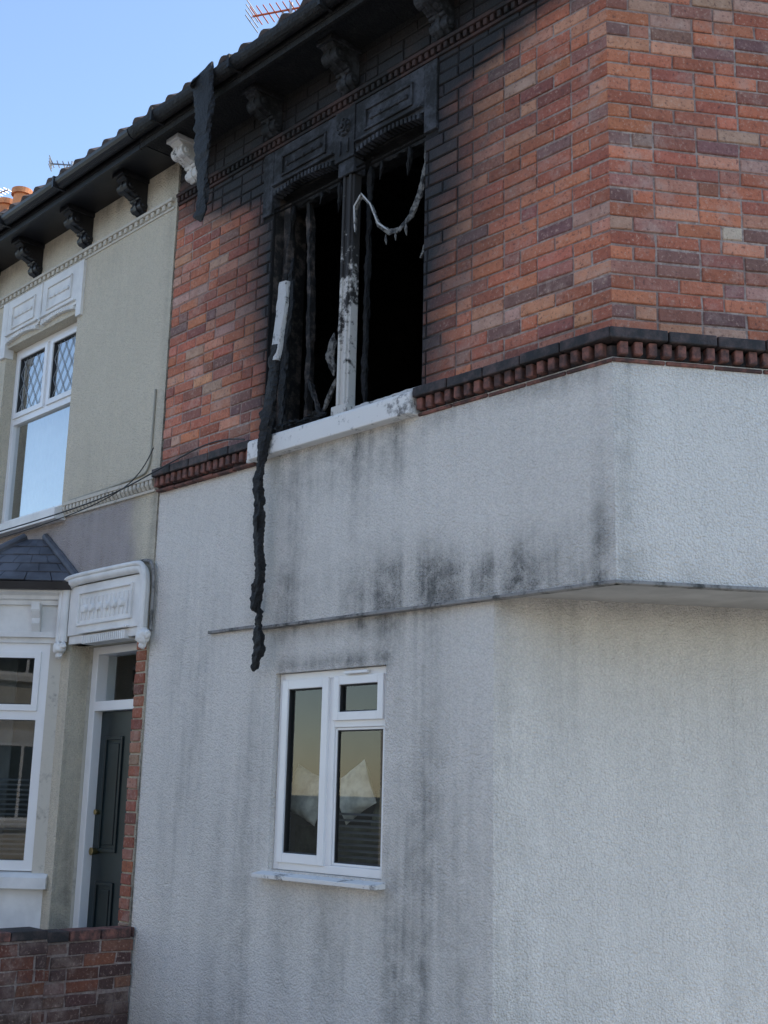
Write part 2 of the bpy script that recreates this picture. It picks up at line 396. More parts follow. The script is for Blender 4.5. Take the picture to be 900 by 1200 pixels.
def string(F,a0,a1,m0,m1,name,par,mt,mdn,skew=0):
    mb=MB()
    def seg(z0,z1,o,mat,step,gap):
        n=max(1,round((a1-a0)/step)); st=(a1-a0)/n
        for i in range(n):
            x0=a0+i*st+(gap/2 if i else 0); x1=a0+(i+1)*st-(gap/2 if i<n-1 else 0)
            j=random.uniform(-.003,.003)
            x0o=x0-(TAN*(o+j) if (i==0 and m0) else 0); x1o=x1+(TAN*(o+j) if (i==n-1 and m1) else 0)
            mb.hexa([F(x0,z0,-.01),F(x1,z0,-.01),F(x1,z1,-.01),F(x0,z1,-.01),F(x0o,z0+j,o+j),F(x1o,z0+j,o+j),F(x1o,z1-.012+j,o+j),F(x0o,z1-.012+j,o+j)],mat)
    seg(3.672,3.738,.085,mt,.235,.007)
    seg(3.574,3.604,.040,mdn,.235,.006)
    seg(3.604,3.672,.028,M['black_brick'],.4,0)
    n=int((a1-a0)/.068); st=(a1-a0)/n
    for i in range(n):
        x=a0+i*st+.010; j=random.uniform(-.003,.003)
        mb.box(F,x,x+.042,3.606+j,3.670,.02,.066+j,mdn)
    mb.build(name,par,.006)
string(W1,-3.81,-2.705,0,0,"string_course_left",BH,M['black_brick'],M['dentil'])
string(W1,-1.255,0,0,1,"string_course_front",BH,M['black_brick'],M['dentil'])
string(W2,0,1.70,1,0,"string_course_splay",BH,M['black_brick'],M['dentil'])
string(W3,1.45,4,0,0,"string_course_side",BH,M['black_brick'],M['dentil'])
def upper_band(F,a0,a1,name,par,m,w=.05):
    mb=MB(); mb.box(F,a0,a1,5.775,5.80,-.01,.042,m); mb.box(F,a0,a1,5.715,5.735,-.01,.022,m)
    n=int((a1-a0)/w)
    for i in range(n):
        x=a0+i*(a1-a0)/n; mb.box(F,x+.006,x+.006+w*.55,5.736,5.774,-.005,.034,m)
    mb.build(name,par,.004)
upper_band(W1,-3.80,0.0,"eaves_dentil_band",BH,M['dentil_soot']); upper_band(W2,0.03,1.69,"eaves_dentil_band_splay",BH,M['dentil'])
mb=MB(); mb.box(W1,-3.80,0,6.055,6.10,-.1,.004,M['char']); mb.box(W2,0,1.7,6.055,6.10,-.1,.004,M['char']); mb.build("eaves_gap_filler",BH)  # black filler strip added to stop light leaking between brickwork and soffit
def lintel(F,a0,a1,z0,z1,m,name,par,ear0=0,ear1=0,earz=.1,o=.018):
    mb=MB()
    mb.box(F,a0,a1,z0+.05,z1,-.05,o,m)
    if ear0: mb.box(F,a0-ear0,a0-.0005,z0-earz,z1,-.05,o+.002,m)
    if ear1: mb.box(F,a1+.0005,a1+ear1,z0-earz,z1,-.05,o+.002,m)
    w=a1-a0
    t=.016; pz0=z0+.13; pz1=z1-.07; p0=a0+.09; p1=a1-.09
    mb.box(F,p0,p1,pz1-t,pz1,o-.004,o+.014,m)
    mb.box(F,p0,p1,pz0,pz0+t,o-.004,o+.014,m)
    mb.box(F,p0,p0+t,pz0+t,pz1-t,o-.004,o+.014,m); mb.box(F,p1-t,p1,pz0+t,pz1-t,o-.004,o+.014,m)
    zc=(pz0+pz1)/2
    mb.box(F,p0+.05,p1-.05,zc-.012,zc+.012,o-.004,o+.010,m)
    for k in range(5):
        x=p0+.06+(p1-p0-.12)*k/4; mb.cyl(F(x,zc,o),F(x,zc,o+.016),.02,.014,m,10)
    n=int(w/.036)
    for i in range(n):
        x=a0+.02+(w-.04)*(i+.5)/n; u=(x-(a0+a1)/2)/(w/2); zz=z0+.005+.035*(1-u*u)
        mb.box(F,x-.011,x+.011,zz,zz+.036,-.04,o+.014,m)
    mb.box(F,a0+.01,a1-.01,z0+.080,z0+.096,o-.004,o+.024,m)
    return mb.build(name,par,.004)
lintel(W1,-2.67,-2.045,5.36,5.71,M['stone_black'],"carved_lintel_left",BH,ear0=.10,earz=.10)
lintel(W1,-1.865,-1.27,5.36,5.71,M['stone_black'],"carved_lintel_right",BH,ear1=.10,earz=.09)
mb=MB()
mb.box(W1,-2.044,-1.866,5.37,5.712,-.06,.026,M['stone_black'])
for r,o in ((.062,.040),(.040,.052),(.018,.064)): mb.cyl(W1(-1.955,5.585,.02),W1(-1.955,5.585,o),r,r*.85,M['stone_black'],16)
for k in range(8):
    a=k*math.pi/4; mb.cyl(W1(-1.955+.048*math.cos(a),5.585+.048*math.sin(a),.02),W1(-1.955+.048*math.cos(a),5.585+.048*math.sin(a),.05),.014,.008,M['stone_black'],8)
for k in (-1,1): mb.prism(W1,-1.955+k*.035-.008,-1.955+k*.035+.008,[(.02,5.40),(.036,5.41),(.036,5.50),(.02,5.51)],M['stone_black'])
mb.build("rosette_block",BH,.003)
mb=MB()
mb.box(W1,-2.00,-1.895,3.735,5.37,-.075,-.012,M['stone_mull'])
mb.box(W1,-1.985,-1.965,3.80,5.30,-.02,.002,M['stone_mull']); mb.box(W1,-1.93,-1.91,3.80,5.30,-.02,.002,M['stone_mull'])
mb.box(W1,-2.015,-1.88,3.735,3.80,-.085,.012,M['stone_mull']); mb.box(W1,-2.02,-1.875,5.27,5.369,-.085,.014,M['stone_black'])
mb.build("stone_mullion",BH,.006)
mb=MB()
mb.prism(W1,-2.70,-1.262,[(-.24,3.585),(.10,3.585),(.10,3.695),(.085,3.712),(-.24,3.735)],M['stone_sill'])
mb.box(W1,-2.76,-2.704,3.585,3.70,-.05,.06,M['stone_white'])
mb.build("window_sill",BH,.006)
mb=MB()
cb=M['char_room']
mb.box(W1,-2.80,-2.671,3.60,5.5,-.28,-.010,M['char_brown'])
mb.box(W1,-1.269,-1.14,3.60,5.5,-.28,-.010,M['black_brick'])
mb.box(W1,-2.80,-1.14,5.395,5.68,-.30,-.055,cb)
X0,X1,Y0,Y1,Z0,Z1=-3.7,-.3,.285,3.6,3.3,5.95
mb.poly([(X0,Y1,Z0),(X1,Y1,Z0),(X1,Y1,Z1),(X0,Y1,Z1)],cb); mb.poly([(X0,Y0,Z0),(X0,Y1,Z0),(X0,Y1,Z1),(X0,Y0,Z1)],cb)
mb.poly([(X1,Y0,Z0),(X1,Y1,Z0),(X1,Y1,Z1),(X1,Y0,Z1)],cb); mb.poly([(X0,Y0,Z0),(X1,Y0,Z0),(X1,Y1,Z0),(X0,Y1,Z0)],cb)
mb.poly([(X0,Y0,Z1),(X1,Y0,Z1),(X1,Y1,Z1),(X0,Y1,Z1)],cb)
mb.poly([(X0,Y0,Z0),(-2.79,Y0,Z0),(-2.79,Y0,Z1),(X0,Y0,Z1)],cb); mb.poly([(-1.15,Y0,Z0),(X1,Y0,Z0),(X1,Y0,Z1),(-1.15,Y0,Z1)],cb)
mb.poly([(-2.79,Y0,5.6),(-1.15,Y0,5.6),(-1.15,Y0,Z1),(-2.79,Y0,Z1)],cb); mb.poly([(-2.79,Y0,Z0),(-1.15,Y0,Z0),(-1.15,Y0,3.62),(-2.79,Y0,3.62)],cb)
for k in range(9):
    x=-3.5+k*.4; mb.wbox(x,x+.05,Y0+.01,Y1-.01,5.78,5.94,M['char'])
mb.wbox(-3.5,-2.9,2.2,2.9,3.31,4.5,M['char'])
mb.build("burnt_room",BH)
def ragged(name,pts,w,t,m,par,amp=.012,res=.02,seed=0,sq=.6,f1=.23):
    P=[Vector(W1(*p)) for p in pts]; ws=w if isinstance(w,(list,tuple)) else [w]*len(P)
    ring=[];wid=[]
    for i in range(len(P)-1):
        L=(P[i+1]-P[i]).length; n=max(1,int(L/res))
        for k in range(n):
            f=k/n; ring.append(P[i].lerp(P[i+1],f)); wid.append(ws[i]*(1-f)+ws[i+1]*f)
    ring.append(P[-1]); wid.append(ws[-1])
    V=[];Fc=[]; NS=12
    for i,(p,ww) in enumerate(zip(ring,wid)):
        a=ring[max(0,i-1)]; b=ring[min(len(ring)-1,i+1)]; d=(b-a).normalized()
        u=Vector((1,0,0)); u=(u-d*u.dot(d))
        if u.length<.2: u=Vector((0,0,1))-d*d.z
        u.normalize(); v=d.cross(u)
        L_=i*res
        tw=.5*nz(L_*3,seed,3); u2=u*math.cos(tw)+v*math.sin(tw); v2=v*math.cos(tw)-u*math.sin(tw)
        end=1 if sq<.5 else min(1,.25+min(i,len(ring)-1-i)*.25)
        gate=.4+1.2*max(0,nz(L_*4+seed,7.7,seed)+.25)
        for k in range(NS):
            an=2*math.pi*k/NS; c=math.cos(an);s_=math.sin(an)
            n_=1+amp/ww*2.0*gate*nz(L_*22+seed*7,k*.7,seed)+amp/ww*2.0*nz(L_*7,k*.35,seed+9)+amp/ww*.8*nz(L_*60,k*1.7,seed+5)
            c=math.copysign(abs(c)**sq,c); s_=math.copysign(abs(s_)**sq,s_)
            V.append(p+u2*c*ww/2*n_*end+v2*s_*t/2*n_*end)
    for i in range(len(ring)-1):
        for k in range(NS):
            j=(k+1)%NS; Fc.append((i*NS+k,i*NS+j,(i+1)*NS+j,(i+1)*NS+k))
    Fc.append(tuple(range(NS))); Fc.append(tuple((len(ring)-1)*NS+k for k in range(NS)))
    me=bpy.data.meshes.new(name); me.from_pydata([tuple(v) for v in V],[],Fc)
    me.materials.append(m)
    ob=bpy.data.objects.new(name,me); col.objects.link(ob); ob.parent=par; return ob
FR=M['char']; CBR=M['char_brown']
ragged("frame_jamb_left",[(-2.62,3.74,-.10),(-2.625,5.36,-.10)],.06,.06,CBR,BH,seed=1,amp=.006,sq=.35)
ragged("frame_mid_left",[(-2.43,3.76,-.16),(-2.43,4.6,-.15),(-2.47,5.34,-.14)],.035,.05,CBR,BH,seed=3,amp=.005,sq=.35)
ragged("frame_broken_left",[(-2.55,3.76,-.05),(-2.57,4.3,-.06),(-2.53,4.62,-.07),(-2.56,4.95,-.09)],[.05,.06,.045,.02],.03,FR,BH,seed=41,amp=.02)
ragged("frame_jamb_mull",[(-2.035,3.74,-.10),(-2.035,4.9,-.10)],.03,.04,FR,BH,seed=4,amp=.008)
ragged("frame_jamb_mull_r",[(-1.845,3.74,-.10),(-1.85,4.6,-.10),(-1.84,5.36,-.10)],.03,.03,FR,BH,seed=5,amp=.012)
ragged("frame_jamb_right",[(-1.295,3.74,-.10),(-1.295,5.36,-.10)],.03,.05,FR,BH,seed=6,amp=.01)
ragged("frame_head_left",[(-2.66,5.34,-.12),(-2.02,5.35,-.12)],.06,.06,FR,BH,seed=7)
ragged("frame_head_right",[(-1.88,5.35,-.12),(-1.28,5.34,-.12)],.06,.06,FR,BH,seed=8)
ragged("frame_bottom_left",[(-2.66,3.76,-.09),(-2.02,3.76,-.09)],.05,.06,M['ash'],BH,seed=9,amp=.005,sq=.35)
ragged("frame_bottom_right",[(-1.88,3.76,-.07),(-1.28,3.76,-.07)],.055,.07,M['ash'],BH,seed=10,amp=.005,sq=.35)
ragged("sash_debris_a",[(-2.40,4.10,-.12),(-2.28,3.92,-.09),(-2.20,3.80,-.06)],.03,.025,CBR,BH,seed=11)
ragged("sash_debris_b",[(-2.10,4.02,-.14),(-2.08,4.22,-.13),(-2.11,4.42,-.14),(-2.07,4.5,-.14)],.07,.03,CBR,BH,seed=12,amp=.02)
ragged("sash_debris_c",[(-2.34,3.77,-.10),(-2.20,3.86,-.10),(-2.06,4.06,-.09)],.022,.02,M['ash_dark'],BH,seed=42,amp=.01)
ragged("sill_rubble",[(-2.60,3.80,-.03),(-2.3,3.785,-.02),(-2.12,3.80,-.04)],[.05,.02,.05],.05,FR,BH,seed=43,amp=.03)
ragged("hanging_cloth",[(-2.16,4.34,-.12),(-2.18,4.18,-.11),(-2.15,4.06,-.12)],.05,.02,M['ash_dark'],BH,seed=13,amp=.015)
ragged("hook_debris",[(-1.42,4.60,-.12),(-1.33,4.70,-.12),(-1.30,4.74,-.12)],.05,.03,M['ash_dark'],BH,seed=14,amp=.02)
for i,(sx,l) in enumerate(((-2.58,.16),(-2.30,.10),(-2.12,.22),(-1.74,.14),(-1.50,.20),(-1.36,.12))):
    ragged("head_drip",[(sx,5.34,-.09),(sx+.01,5.34-l*.5,-.085),(sx-.008,5.34-l,-.09)],[.04,.025,.012],.02,FR,BH,seed=50+i,amp=.012)
cab=[(-1.87,4.86,-.02),(-1.862,5.02,0.0),(-1.80,5.08,0.0),(-1.74,5.00,-.02),(-1.68,4.86,-.03),(-1.60,4.79,-.04),(-1.52,4.78,-.04),(-1.43,4.84,-.05),(-1.36,4.96,-.05),(-1.315,5.10,-.04),(-1.295,5.30,-.04)]
ragged("draped_cable",cab,[.014]*4+[.024,.034,.036,.034,.036,.034,.02],.014,M['ash_dark'],BH,seed=20,amp=.012,res=.01)
ragged("draped_wire",[(a,b+.012,c+.012) for (a,b,c) in cab[:6]],.009,.009,M['ash'],BH,seed=21,amp=.001,res=.01)
for i,(sx,sz,l) in enumerate(((-1.63,4.79,.07),(-1.55,4.77,.05),(-1.46,4.80,.08))):
    ragged("cable_tatter",[(sx,sz,-.04),(sx+.006,sz-l,-.04)],[.02,.01],.01,M['ash_dark'],BH,seed=60+i,amp=.006,res=.01)
HS=empty("charred_window_frame_strip")
ragged("ashen_upper_piece",[(-2.365,4.66,.12),(-2.385,4.45,.12),(-2.42,4.16,.125)],[.075,.085,.07],.035,M['ash'],HS,seed=30,amp=.006,sq=.35)
ragged("charred_strip",[(-2.415,4.28,.118),(-2.44,4.02,.12),(-2.47,3.85,.125),(-2.48,3.67,.13),(-2.52,3.43,.13),(-2.515,3.10,.12),(-2.50,2.82,.11),(-2.555,2.66,.10),(-2.53,2.62,.1)],[.05,.10,.09,.075,.055,.065,.05,.065,.03],.045,M['char'],HS,seed=31,amp=.022,res=.008)
ragged("charred_tip",[(-2.50,2.65,.10),(-2.495,2.53,.10),(-2.48,2.40,.10),(-2.53,2.275,.10)],[.015,.05,.06,.055],.04,M['char'],HS,seed=33,amp=.016,res=.008)
GS=empty("charred_gutter_strap")
ragged("strap",[(-2.96,6.20,.45),(-2.88,6.16,.475),(-2.85,5.95,.47),(-2.85,5.6,.46),(-2.84,5.35,.45),(-2.85,5.12,.44)],[.08,.21,.20,.15,.13,.08],.03,M['char'],GS,seed=35,amp=.03,res=.012)
# ground floor window
def room_box(mb,a0,a1,z0,z1,o,d,m):
    x0,x1=a0-.3,a1+.3; F=W1
    p=lambda a,z,q:F(a,z,q)
    mb.poly([p(x0,z0-.3,-d),p(x1,z0-.3,-d),p(x1,z1+.2,-d),p(x0,z1+.2,-d)],m)
    for a in (x0,x1): mb.poly([p(a,z0-.3,o),p(a,z0-.3,-d),p(a,z1+.2,-d),p(a,z1+.2,o)],m)
    for z in (z0-.3,z1+.2): mb.poly([p(x0,z,o),p(x1,z,o),p(x1,z,-d),p(x0,z,-d)],m)
def frame_rect(mb,F,a0,a1,z0,z1,w,o0,o1,m):
    mb.box(F,a0,a0+w,z0,z1,o0,o1,m); mb.box(F,a1-w,a1,z0,z1,o0,o1,m)
    mb.box(F,a0+w,a1-w,z0,z0+w,o0,o1-.0005,m); mb.box(F,a0+w,a1-w,z1-w,z1,o0,o1-.0005,m)
def light(mb,F,a0,a1,z0,z1,m,g,o=-.03,w=.05):
    frame_rect(mb,F,a0,a1,z0,z1,w,o-.05,o,m)
    frame_rect(mb,F,a0+w-.002,a1-w+.002,z0+w-.002,z1-w+.002,.009,o-.05,o-.012,M['rubber'])
    mb.pane(F,a0+w+.004,a1-w-.004,z0+w+.004,z1-w-.004,o-.030,g)
GW=MB(); U=M['upvc']; F=W1
a0,a1,z0,z1=sm_win
frame_rect(GW,F,a0+.002,a1-.002,z0+.002,z1-.002,.045,-.088,-.035,U)
GW.box(F,-1.995,-1.945,z0+.047,z1-.047,-.086,-.0365,U)
GW.box(F,-1.945,a1-.047,1.945,1.985,-.086,-.037,U)
light(GW,F,a0+.04,-1.992,z0+.042,z1-.042,U,M['glass'],-.020,.052)
light(GW,F,-1.948,a1-.042,1.982,z1-.042,U,M['glass'],-.020,.046)
frame_rect(GW,F,-1.9445,a1-.0475,z0+.0475,1.9445,.014,-.08,-.045,U)
frame_rect(GW,F,-1.931,a1-.061,z0+.061,1.931,.007,-.075,-.050,M['rubber'])
GW.pane(F,-1.94,a1-.055,z0+.055,1.938,-.060,M['glass'])
GW.box(F,-1.85,-1.66,2.232,2.248,-.03,-.006,U)
GW.prism(W1,a0-.06,a1+.03,[(-.09,1.125),(.07,1.120),(.072,1.142),(-.035,1.162),(-.09,1.162)],M['stone_sill'])
GW.build("ground_floor_window",BH,.003)
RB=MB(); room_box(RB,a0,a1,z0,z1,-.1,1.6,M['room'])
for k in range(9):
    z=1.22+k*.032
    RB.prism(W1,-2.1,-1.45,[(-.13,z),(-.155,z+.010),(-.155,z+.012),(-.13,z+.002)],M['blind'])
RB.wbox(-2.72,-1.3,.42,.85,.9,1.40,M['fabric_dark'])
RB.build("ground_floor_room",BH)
def blob(name,c,r,m,par,seed=0,a=.25):
    import bmesh
    bm=bmesh.new(); bmesh.ops.create_icosphere(bm,subdivisions=4,radius=1)
    for v in bm.verts:
        k=1+a*noise.noise(v.co*1.6+Vector((seed,0,0)))+a*.4*noise.noise(v.co*4+Vector((0,seed,0)))
        v.co=Vector((v.co.x*r[0]*k+c[0],v.co.y*r[1]*k+c[1],v.co.z*r[2]*k+c[2]))
    me=bpy.data.meshes.new(name); bm.to_mesh(me); bm.free(); me.materials.append(m)
    me.polygons.foreach_set("use_smooth",[True]*len(me.polygons))
    ob=bpy.data.objects.new(name,me); col.objects.link(ob); ob.parent=par; return ob
def cushion(name,c,w,h,rot,m,par,seed):
    V=[];Fc=[];n=14
    for sd in (-1,1):
        for j in range(n+1):
            for i in range(n+1):
                x=i/n*2-1;y=j/n*2-1
                th=.055*((1-x**4)*(1-y**4))**.6+.006*nz(x*3+seed,y*3,sd)
                px=x*w/2*(1-.08*(1-abs(y))*abs(x)); py=y*h/2*(1-.08*(1-abs(x))*abs(y))
                X=px*math.cos(rot)-py*math.sin(rot); Z=px*math.sin(rot)+py*math.cos(rot)
                V.append((c[0]+X,c[1]+sd*th+.08*Z,c[2]+Z))
    q=(n+1)*(n+1)
    for sd in (0,1):
        for j in range(n):
            for i in range(n): k=sd*q+j*(n+1)+i; Fc.append((k,k+1,k+n+2,k+n+1))
    me=bpy.data.meshes.new(name); me.from_pydata(V,[],Fc); me.materials.append(m)
    me.polygons.foreach_set("use_smooth",[True]*len(Fc))
    ob=bpy.data.objects.new(name,me); col.objects.link(ob); ob.parent=par
cushion("cushion_a",(-2.02,.27,1.60),.27,.27,.5,M['fabric'],BH,1); cushion("cushion_b",(-2.46,.28,1.58),.30,.28,-.3,M['fabric'],BH,2)
cushion("cushion_c",(-1.82,.36,1.50),.26,.24,-.2,M['fabric_dark'],BH,4)
# ---------------------------------------------------------------- eaves, brackets, roof
def bracket(mb,F,a,m,z=6.09,w=.115):
    prof=[(0,z),(0,z-.27),(.03,z-.275),(.065,z-.25),(.078,z-.215),(.07,z-.185),(.085,z-.165),(.13,z-.155),(.18,z-.13),(.205,z-.095),(.20,z-.06),(.225,z-.045),(.23,z)]
    mb.prism(F,a-w/2,a+w/2,prof,m)
    mb.prism(F,a-.018,a+.018,[(o+.012,zz-.008) for (o,zz) in prof[2:11]]+[(.05,z-.05)],m)
    mb.box(F,a-w/2-.015,a+w/2+.015,z-.035,z-.0005,-.01,.25,m)
    for (o,zz,r) in ((.165,z-.10,.045),(.045,z-.225,.036)):
        mb.cyl(F(a-w/2-.012,zz,o),F(a+w/2+.012,zz,o),r,r,m,16)
        for sd in (-1,1): mb.cyl(F(a+sd*(w/2+.011),zz,o),F(a+sd*(w/2+.022),zz,o),r*.55,r*.4,m,12)
    for k in range(3):
        mb.cyl(F(a-w/2-.006,z-.15-k*.02,.10-k*.022),F(a+w/2+.006,z-.15-k*.02,.10-k*.022),.016,.016,m,8)
mb=MB(); 
bracket(mb,W1,-3.57,M['stone_white']); bracket(mb,W1,-2.68,M['stone_black']); bracket(mb,W1,-1.92,M['stone_black']); bracket(mb,W1,-1.11,M['stone_black']); bracket(mb,W1,-.25,M['stone_black'])
for s in (.5,1.3): bracket(mb,W2,s,M['stone_white'])
mb.build("eaves_brackets",BH,.004)
def eaves(F,a0,a1,name,par,m0=0,m1=0,fascia=None):
    fascia=fascia or M['black_gutter']
    mb=MB()
    def pr(prof,m):
        n=len(prof);b=len(mb.v);k=mb.mi(m)
        for (a,sg) in ((a0,-m0),(a1,m1)):
            for (o,z) in prof: mb.v.append(F(a+sg*TAN*o,z,o))
        for i in range(n):
            j=(i+1)%n; mb.f.append((b+i,b+j,b+n+j,b+n+i)); mb.m.append(k)
        mb.f.append(tuple(b+i for i in range(n))); mb.m.append(k); mb.f.append(tuple(b+n+i for i in range(n))); mb.m.append(k)
    pr([(-.02,6.092),(.36,6.092),(.36,6.112),(-.02,6.112)],fascia)
    pr([(.33,6.05),(.352,6.05),(.352,6.20),(.33,6.20)],fascia)
    g=[(.355+.055+.055*math.cos(t),6.165+.062*math.sin(t)) for t in [math.pi+math.pi*i/8 for i in range(9)]]
    g+= [(.355+.055+.047*math.cos(t),6.165+.054*math.sin(t)) for t in [2*math.pi-math.pi*i/8 for i in range(9)]]
    pr(g,fascia)
    n=max(1,int((a1-a0)/.9))
    for i in range(n):
        a=a0+.3+i*.9
        if a<a1-.05: mb.box(F,a,a+.022,6.098,6.19,.353,.472,fascia)
    mb.build(name,par)
eaves(W1,-3.82,0,"charred_eaves",BH,0,1,M['char']); eaves(W2,0,1.70,"eaves_splay",BH,1,0); eaves(W3,1.5,9,"eaves_side",BH)
def roof_slope(name,e0,e1,r0,r1,par,m,per=.21,amp=.022):
    e0,e1,r0,r1=map(Vector,(e0,e1,r0,r1)); L=(e1-e0).length; n=max(2,int(L/.026)); nu=(e1-e0).normalized(); up=nu.cross(r0-e0).normalized()
    if up.z<0: up=-up
    V=[];Fc=[];rows=12
    for j in range(rows+1):
        for i in range(n+1):
            f=i/n; a=e0.lerp(e1,f); b=r0.lerp(r1,f); p=a.lerp(b,j/rows)
            ph=(p-e0).dot(nu)/per*2*math.pi
            V.append(tuple(p+up*(amp*max(-.35,math.sin(ph))+.006*nz(i*.05,j)+(.014*nz(int(i/8)*3.3,0) if j==0 else 0))))
    for j in range(rows):
        for i in range(n): k=j*(n+1)+i; Fc.append((k,k+1,k+n+2,k+n+1))
    b=len(V)
    for i in range(n+1): q=Vector(V[i]); V.append(tuple(q-up*.03))
    for i in range(n): Fc.append((i,b+i,b+i+1,i+1))
    me=bpy.data.meshes.new(name); me.from_pydata(V,[],Fc); me.materials.append(m)
    ob=bpy.data.objects.new(name,me); col.objects.link(ob); ob.parent=par
EZ=6.215; RZ=9.15; RY=4.2
roof_slope("roof_front",(-3.82,-.43,EZ),(.24,-.43,EZ),(-3.82,RY,RZ),(-1.8,RY,RZ),BH,M['tile'])
roof_slope("roof_splay",(.24,-.43,EZ),(1.39,1.28,EZ),(-1.8,RY,RZ),(-1.8,RY,RZ),BH,M['tile'])
roof_slope("roof_side",(1.39,1.28,EZ),(1.39,9,EZ),(-1.8,RY,RZ),(-1.8,RY,RZ),BH,M['tile'])
mb=MB()
mb.poly([(-3.82,9,EZ),(1.39,9,EZ),(-1.8,RY,RZ),(-3.82,RY,RZ)],M['tile'])
mb.poly([(-3.82,8.8,0),(.94,8.8,0),(.94,8.8,6.3),(-3.82,8.8,6.3)],M['cream_rc'])
mb.build("rear_shell",BH)
# ================================================================== RENDERED HOUSE (neighbour row)
NH=empty("rendered_house")
nw=(-6.40,-5.18,3.70,5.285); dr=(-4.86,-3.95,0.0,2.60)
wall_grid("front_render",W1,-9.5,-3.822,0,6.09,M['cream_rc'],cream_fn,[nw,dr,(-6.6,-5.25,.95,2.62)],.07,.012,.16,NH,edges="r")
wall_grid("front_render_far",W1,-16,-9.5,0,6.09,M['cream_rc'],cream_fn,[],.3,.012,.16,NH)
bricks("door_side_brickwork",W1,-3.948,-3.83,0.0,2.58,lambda s,z:(.15,0),[],NH,0,0,mortar=False,anchor='start',proud=.024,shade=.75)
eaves(W1,-16,-3.83,"black_eaves",NH)
mb=MB()
for a in (-4.30,-5.10,-5.93,-6.75,-7.6,-8.4): bracket(mb,W1,a,M['black_gutter'])
mb.build("eaves_brackets_left",NH,.004)
upper_band(W1,-9.5,-3.85,"eaves_dentil_band_left",NH,M['cream_trim'],.075)
mb=MB()
mb.box(W1,-5.10,-3.84,3.672,3.70,0,.055,M['cream_trim']); mb.box(W1,-5.10,-3.84,3.59,3.61,0,.03,M['cream_trim'])
n=24
for i in range(n):
    x=-5.10+1.26*i/n; mb.prism(W1,x+.004,x+.038,[(.01,3.611),(.03,3.612),(.05,3.64),(.05,3.671),(.01,3.671)],M['cream_trim'])
mb.build("neighbour_string_course",NH,.003)
lintel(W1,-6.39,-5.80,5.30,5.71,M['white_paint'],"neighbour_lintel_left",NH,ear0=.1,o=.035)
lintel(W1,-5.77,-5.18,5.30,5.71,M['white_paint'],"neighbour_lintel_right",NH,ear1=.08,o=.035,earz=.06)
mb=MB(); mb.prism(W1,-6.52,-5.10,[(-.12,3.57),(.11,3.57),(.11,3.655),(-.12,3.70)],M['white_paint']); mb.box(W1,-5.798,-5.772,5.36,5.705,0,.045,M['white_paint'])
mb.build("neighbour_sill",NH,.005)
NW=MB(); a0,a1,z0,z1=nw
frame_rect(NW,W1,a0+.002,a1-.002,z0+.002,z1-.002,.055,-.15,-.085,U)
NW.box(W1,a0+.057,a1-.057,4.60,4.66,-.148,-.087,U)
mc=-5.79
NW.box(W1,mc-.03,mc+.03,4.66,z1-.057,-.147,-.088,U)
for (p,q) in ((a0+.05,mc-.025),(mc+.025,a1-.05)):
    light(NW,W1,p,q,4.655,z1-.05,U,M['glass_up'],-.072,.045)
    b0,b1,c0,c1=p+.05,q-.05,4.705,z1-.10
    st=.115
    for sgn in (1,-1):
        for k in range(-12,14):
            pts=[]
            for i in range(41):
                x=b0+(b1-b0)*i/40; z=c0+sgn*1.5*(x-b0)+k*st*1.5
                if c0<=z<=c1: pts.append((x,z))
            if len(pts)>1:
                (xa,za),(xb,zb)=pts[0],pts[-1]
                NW.cyl(W1(xa,za,-.097),W1(xb,zb,-.097),.0035,.0035,M['lead'],4,False)
NW.pane(W1,a0+.06,a1-.06,3.76,4.598,-.117,M['glass_up'])
NW.build("neighbour_upper_window",NH,.003)
RB=MB(); room_box(RB,a0,a1,z0,z1,-.17,1.4,M['room'])
n=120
for i in range(n):
    x=a0+(a1-a0)*i/n; x2=a0+(a1-a0)*(i+1)/n
    RB.poly([W1(x,3.7,-.24-.015*math.sin(i*.9)),W1(x2,3.7,-.24-.015*math.sin((i+1)*.9)),W1(x2,5.3,-.24-.015*math.sin((i+1)*.9)),W1(x,5.3,-.24-.015*math.sin(i*.9))],M['curtain'])
RB.build("neighbour_upper_room",NH)
# door
DM=MB(); 
DM.box(W1,-4.855,-4.775,.08,2.598,-.33,-.17,U); DM.box(W1,-4.03,-3.955,.08,2.598,-.33,-.17,U)
DM.box(W1,-4.775,-4.03,2.54,2.597,-.33,-.172,U); DM.box(W1,-4.775,-4.03,2.13,2.20,-.33,-.168,U)
DM.pane(W1,-4.77,-4.035,2.205,2.535,-.255,M['glass'])
DM.box(W1,-4.772,-4.033,.12,2.128,-.30,-.235,M['door'])
for (p,q,r,s_) in ((-4.69,-4.45,.25,.95),(-4.35,-4.11,.25,.95),(-4.69,-4.45,1.15,1.95),(-4.35,-4.11,1.15,1.95)):
    frame_rect(DM,W1,p,q,r,s_,.025,-.24,-.222,M['door']); DM.box(W1,p+.05,q-.05,r+.05,s_-.05,-.24,-.228,M['door'])
DM.cyl(W1(-4.70,1.42,-.235),W1(-4.70,1.42,-.19),.015,.02,M['brass']); DM.cyl(W1(-4.70,1.15,-.235),W1(-4.70,1.15,-.18),.02,.028,M['brass'])
DM.box(W1,-4.86,-3.95,0,.10,-.34,.05,M['white_paint'])
DM.poly([W1(-4.9,0,-.6),W1(-3.9,0,-.6),W1(-3.9,2.7,-.6),W1(-4.9,2.7,-.6)],M['room'])
DM.build("front_door",NH,.004)
RV=MB()
RV.box(W1,-4.96,-4.8605,0,2.7,-.34,-.15,M['cream_trim']); RV.box(W1,-3.9495,-3.86,0,2.7,-.34,-.02,M['cream_trim']); RV.box(W1,-4.95,-3.86,2.601,2.7,-.34,-.15,M['cream_trim'])
RV.build("door_reveals",NH)
